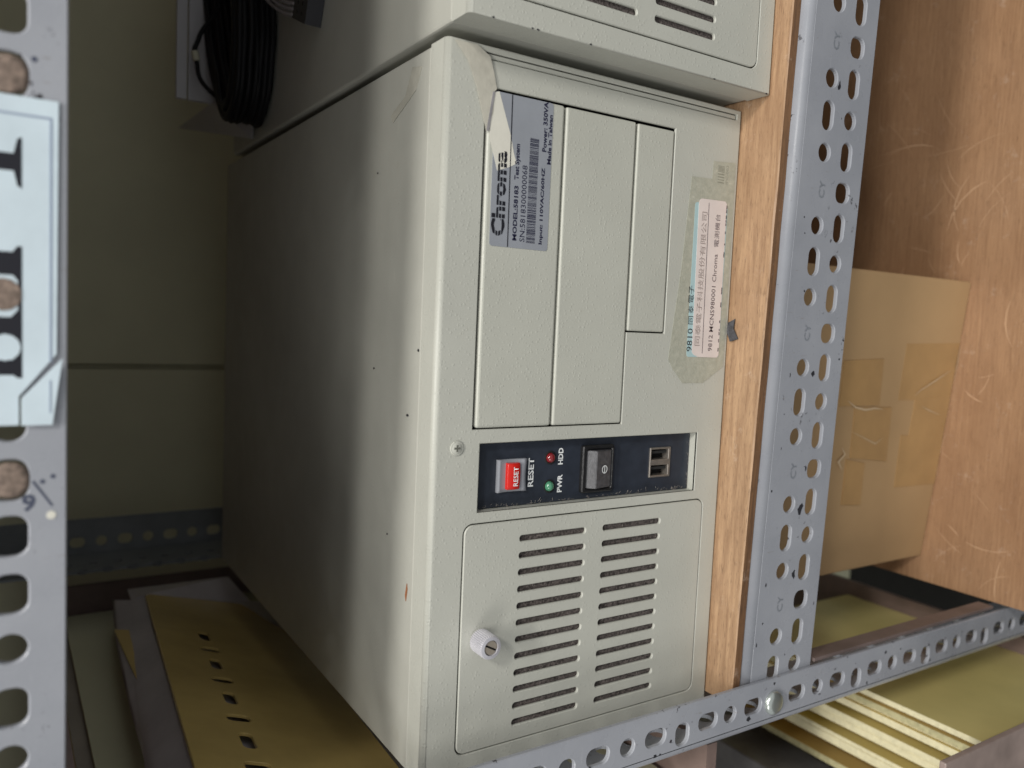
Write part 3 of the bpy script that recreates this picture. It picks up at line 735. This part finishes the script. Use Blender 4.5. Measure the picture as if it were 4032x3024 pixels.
# ------------------------------------------------------------------ things on the shelf around the computers
place('rubber_scrap', poly([(-.0960, -.0012, .0026), (-.0938, -.0048, .0012), (-.0990, -.0050, .0022), (-.1045, -.0075, .0008), (-.1062, -.0030, .0020), (-.1010, -.0012, .0030)][::-1], .0007), simple('dark_rubber', (.05, .05, .055), .7, 0, .4, 600, .6), 'small dark rubber scrap on the plywood beside the pink sticker', 'scrap')
# thin grey panel standing behind on the right computer
gb = thing('grey_panel', (.2, .354, ZT), 'light grey upright panel with a bent flap behind the black cables', 'tray')
link('front_side', join(box(.0566, .36, .352, .356, .2172, .2248, .0004, 1), box(.0566, .36, .3524, .356, .1806, .2162, .0004, 1)), M_greybox, gb)
link('flap', poly([(.0570, .3515, .1995), (.0615, .4860, .2000), (.0243, .3000, .1815), (.0560, .3000, .1815)], .0006), M_greybox, gb)
# cable coil
cb = thing('cable_coil', (.09, .28, ZT), 'coiled black cable lying on top of the right computer', 'cable')
ms = []
for i in range(34):
    j = lambda s=.0022: random.uniform(-s, s)
    z = .1822+.0036*(i % 7)+j(.001); o_ = (i//7)*.0042; k_ = random.uniform(.85, 1.)
    ms.append(tube([(.30, .405-o_+j(), z), (.20, .392-o_+j(), z), (.10, .345-o_+j(.004), z), (.066, .322-o_+j(), z), (.038+o_*.6+j(.001), .296-o_*.3+j(), z), (.031+o_+j(.0015), .276+j(), z), (.044+o_*.6, .256+o_+j(), z), (.064, .250+o_+j(), z), (.10, .252+o_+j(.004), z), (.20, .285+o_+j(), z), (.30, .315+o_+j(), z)], .0021, 6, 5))
link('strands', join(*ms), M_cable, cb)['kind'] = 'stuff'
lp = [(.120, .325, .200), (.1051, .335, .2095), (.0960, .336, .2130), (.0883, .335, .2155), (.0814, .335, .2137), (.0700, .332, .2125), (.0618, .328, .2080), (.0530, .318, .2010), (.0440, .295, .195)]
link('loose_loop', tube(lp, .0017, 8, 6), M_cable, cb)
link('sleeve', tube([(x, y, z) for x, y, z in lp[3:5]], .0026, 10, 4), M_sleeve, cb)
# ribbon connector
rc = thing('ribbon_connector', (.080, .170, ZT), 'grey flat ribbon cable with a black pin connector on the right computer', 'connector')
def quad_box(p, z0, z1):
    bm = bmesh.new(); a = [bm.verts.new((x, y, z0)) for x, y in p]; b_ = [bm.verts.new((x, y, z1)) for x, y in p]
    bm.faces.new(a[::-1]); bm.faces.new(b_)
    for i in range(4): bm.faces.new((a[i], a[(i+1) % 4], b_[(i+1) % 4], b_[i]))
    return me_of(bm)
A_ = Vector((.0757, .1857)); B_ = Vector((.0647, .1605)); e_ = Vector((.0118, -.0050))*3.6; f_ = A_-B_
link('housing', quad_box([tuple(B_), tuple(B_+e_), tuple(A_+e_), tuple(A_)], .1796, .1890), M_conn, rc)
for i in range(8):
    for j_ in range(2):
        p_ = B_+e_*(.10+i*.118)+f_*(.32+.34*j_)
        link('pin_hole', quad_box([(p_.x-.0011, p_.y-.0011), (p_.x+.0011, p_.y-.0011), (p_.x+.0011, p_.y+.0011), (p_.x-.0011, p_.y+.0011)], .1890, .18915), M_dark, rc)
ms = []
for i in range(14):
    p_ = A_+e_*(.03+i*.069)
    ms.append(tube([(p_.x, p_.y-.001, .1880), (p_.x+.007, p_.y+.018, .190), (p_.x+.024, p_.y+.044, .194), (p_.x+.06, p_.y+.07, .20)], .0013, 6, 4))
link('ribbon', join(*ms), M_ribbon, rc)

# ------------------------------------------------------------------ cardboard box on the lower shelf
u = Vector((-.2144, .0213, 0)).normalized(); BX = Matrix(((-u.x, -u.y, 0, -.0561), (-u.y, u.x, 0, .0175), (0, 0, 1, -.2748), (0, 0, 0, 1)))
# local frame: +x runs right along the front face, y goes back
ax = -u; ay = Vector((-ax.y, ax.x, 0))
BX = Matrix(((ax.x, ay.x, 0, -.0561), (ax.y, ay.y, 0, .0175), (0, 0, 1, -.2748), (0, 0, 0, 1)))
cbx = thing('cardboard_box', BX @ Vector((-.108, .11, 0)), 'sealed brown cardboard box with patches of darker tape on the lower shelf', 'box')
def bxl(name, me, mt): me.transform(BX); return link(name, me, mt, cbx)
bxl('carton', box(-.2150, 0, 0, .22, 0, .242, .0012, 2), M_card)
tpn = 0
def scuff(pts, wd):
    L = []; bm = bmesh.new()
    for k, (a, b) in enumerate(pts):
        a2, b2 = pts[min(k+1, len(pts)-1)]; a1, b1 = pts[max(k-1, 0)]; d = Vector((a2-a1, b2-b1)).normalized(); w_ = wd*(.2 if k in (0, len(pts)-1) else random.uniform(.6, 1.2))
        L.append((bm.verts.new((a/1000+d.y*w_, -.0010, b/1000-d.x*w_)), bm.verts.new((a/1000-d.y*w_, -.0010, b/1000+d.x*w_))))
    for p_, q_ in zip(L, L[1:]): bm.faces.new((p_[0], p_[1], q_[1], q_[0]))
    return me_of(bm)
M_scuff = new_mat('pale_scuff', (.60, .45, .28), .6)
for pts, wd in (([(-67, 9), (-74, 25), (-82, 44), (-86, 50)], .0006), ([(-101, 12), (-97, 28), (-94, 38)], .0005), ([(-95, 86), (-94, 96), (-95, 106), (-93, 118), (-88, 128)], .0008), ([(-110, 118), (-116, 100), (-120, 88), (-116, 80)], .0005), ([(-121, 126), (-126, 121), (-131, 127), (-137, 122)], .0014), ([(-48, 1.2), (-60, 1.0), (-75, .9)], .0006)):
    bxl('scuff', scuff(pts, wd), M_scuff)
for pts in ([(-48, 69), (-46, 1), (-89, 1), (-89, 68)], [(-89, 47), (-86, 1), (-121, 1), (-121, 47)], [(-115, 57), (-120, 1), (-156, 1), (-155, 54)],
            [(-61, 138), (-59, 94), (-92, 90), (-92, 135)], [(-93, 118), (-94, 75), (-134, 70), (-129, 114)], [(-130, 118), (-134, 96), (-165, 93), (-163, 115)]):
    bxl('tape_patch', plate([(a/1000, b/1000) for a, b in pts], (), -.00015-.00012*tpn, .0001), M_tape_b); tpn += 1

# ------------------------------------------------------------------ laminate sheets standing in the neighbouring rack
M_edge2 = simple('dull_laminate_edge', (.50, .46, .26), .5, 0, .2, 300)
def xsheet(name, x, t, y0, y1, z0, z1, mt, label=None, grp=None, tilt=0.):
    me = box(x-t, x, y0, y1, z0, z1)
    if tilt: me.transform(Matrix.Translation((x, y0, z0)) @ Matrix.Rotation(R(tilt), 4, 'Z') @ Matrix.Translation((-x, -y0, -z0)))
    me.materials.append(mt); me.materials.append(random.choice((M_edge, M_edge, M_edge2)))
    for p in me.polygons: p.material_index = 1 if abs(p.normal.x) < .5 else 0
    c = Vector((x, (y0+y1)/2, z0)); me.transform(Matrix.Translation(-c))
    o = bpy.data.objects.new(name, me); C.objects.link(o); o.location = c; OFF[o] = c
    return tag(o, label, 'laminate sheet', grp)
# upper group, left of the computer
P1 = Vector((-.3286, .370, .2405)); ex = Vector((.06167882, -.99531515, .07445446)); ez = Vector((.30093635, .08966997, .94941909))
nz = ex.cross(ez).normalized(); ez = nz.cross(ex)
basis = Matrix((ex, ez, nz)).transposed().to_4x4(); basis.translation = P1
if nz.x < 0: basis = basis @ Matrix.Scale(-1, 4, (0, 0, 1))
hs = []
for i in range(9):
    cx = .0935+i*.0300; cz = -.034+i*.0004
    hs.append(rrect(cx-.0095, cx+.0095, cz-.0036, cz+.0036, .003, 3) if i % 2 == 0 else rrect(cx-.0046, cx+.0046, cz-.0066, cz+.0066, .003, 3))
ys = plate([(-.036, -.112), (.335, -.112), (.335, 0), (.004, 0), (-.002, -.004), (-.029, -.092)], hs, -.0016, 0, .0003, basis)
place('slotted_laminate_sheet', ys, M_fr4, 'yellow laminate sheet with a row of slots, leaning left of the computer', 'laminate sheet')
bk = plate([(-.03, -.110), (.33, -.110), (.33, -.008), (.006, -.008), (-.024, -.092)], (), -.0075, -.0060, .0003, basis)
place('grey_backing_sheet', bk, M_film, 'grey sheet showing only through the slots of the yellow laminate sheet', 'sheet')
gf = thing('film_wrap', (-.34, .25, 0), 'grey plastic film folded round the yellow slotted sheet, left of the computer', 'plastic film')
A1 = [(-.3315, .372, .2395), (-.3280, .290, .2470), (-.3225, .210, .2525), (-.3130, .060, .2635), (-.3100, .02, .2665)]
B1 = [(-.3330, .372, .2500), (-.3330, .290, .2590), (-.3330, .215, .2670), (-.3330, .113, .2770), (-.3330, .03, .286)]
C1 = [(-.3380, .394, .2620), (-.3380, .297, .2695), (-.3380, .199, .2735), (-.3380, .122, .2750), (-.3380, .03, .2830)]
D1 = [(x-.026, y, z-.16) for x, y, z in C1]
bm = bmesh.new(); rows = [[bm.verts.new(p) for p in q] for q in (A1, B1, C1, D1)]
for a, b_ in zip(rows, rows[1:]):
    for k in range(4): bm.faces.new((a[k], a[k+1], b_[k+1], b_[k]))
bmesh.ops.subdivide_edges(bm, edges=list(bm.edges), cuts=3, use_grid_fill=True)
for v in bm.verts: v.co.x += random.uniform(-.0004, .0004)
for f in bm.faces: f.smooth = True
film = me_of(bm); link('film', film, M_film, gf)
link('film_end', poly([(-.3332, .373, .2502), (-.3350, .407, .249), (-.3350, .406, .168), (-.3585, .394, .150), (-.3300, .3725, .2400)], .0004, (1, 0, 0)), M_film, gf)
place('laminate_sheet', poly([(-.3345, .318, .2685), (-.3345, .3107, .2563), (-.3325, .220, .2665)], .0012, (1, 0, 0)), M_fr4, 'yellow laminate corner showing as a narrow triangle inside the grey film', 'laminate sheet')
xsheet('laminate_sheet', -.3680, .003, .02, .4553, 0, .2920, M_fr4b, 'pale green laminate sheet standing upright behind the grey film, left of the computer')
xsheet('laminate_sheet', -.3740, .006, .02, .46, 0, .3005, M_beige, 'worn beige board standing tallest beside the pale green sheet, next to the post')
place('backing_board', box(-.70, -.3445, .462, .4665, 0, .31, .0004, 1), M_brown, 'dark brown board edge-on between the rear post and the pale green sheet', 'board')
# lower group
grp = 'laminate sheets standing on the neighbouring lower shelf'
x = -.360; i = 0; looks = ['yellow-green', 'olive', 'pale yellow']
lays = [(.0040, -.203), (.0018, -.2055), (.0044, -.2035), (.0030, -.206), (.0050, -.2040), (None, .006), (.0040, -.205), (.0024, -.208), (.0050, -.206), (None, .008), (.0030, -.207), (.0046, -.206), (.0030, -.209), (None, .014), (.0050, -.214), (None, .018), (.0050, -.220), (.003, -.225)]
cnt = 0
for t_h, z in lays:
    if t_h is None: x -= z; continue
    lb = {0: 'yellow-green laminate sheet nearest the shelf board, its whole face showing'}.get(cnt)
    if lb is None: lb = 'thin yellow-green laminate sheet packed upright, only its pale top edge showing'
    o = xsheet('laminate_sheet', x, t_h, -.070, .1735, -.385, z+random.uniform(-.0030, .0020), random.choice((M_fr4g, M_fr4, M_fr4g)) if cnt else M_fr4g, lb, grp)
    if cnt == 0: del o['group']
    x -= t_h+random.uniform(.0002, .0009); cnt += 1
place('grey_metal_plate', box(-.50, -.455, -.02, .2, -.385, -.19, .001, 1), M_sheetmetal, 'grey sheet-metal case standing behind the yellow-green sheets', 'metal case')
nr = thing('neighbour_rack', (-.38, -.08, -.95), 'worn brown-grey rack standing left, its blurred front upright at the lower corner', 'rack')
link('post', box(-.400, -.3350, -.082, -.078, -.95, -.105, .0008, 2), M_brownpost, nr)
link('shelf', box(-.72, -.346, -.07, .46, -.391, -.3855), M_brown, nr)
link('middle_shelf', box(-.72, -.338, .0, .46, -.012, -.004), M_brown, nr)
link('beam', box(-1.1, -.324, -.030, -.026, .3205, .3695, .0008, 2), M_rack, nr)  # unseen beam, added to clip the light of the left lamp
link('light_block_shelf', box(-1.1, -.3055, -.02, .548, .3775, .3830), M_brown, nr)  # unseen shelf, added to keep stray light out of the bay
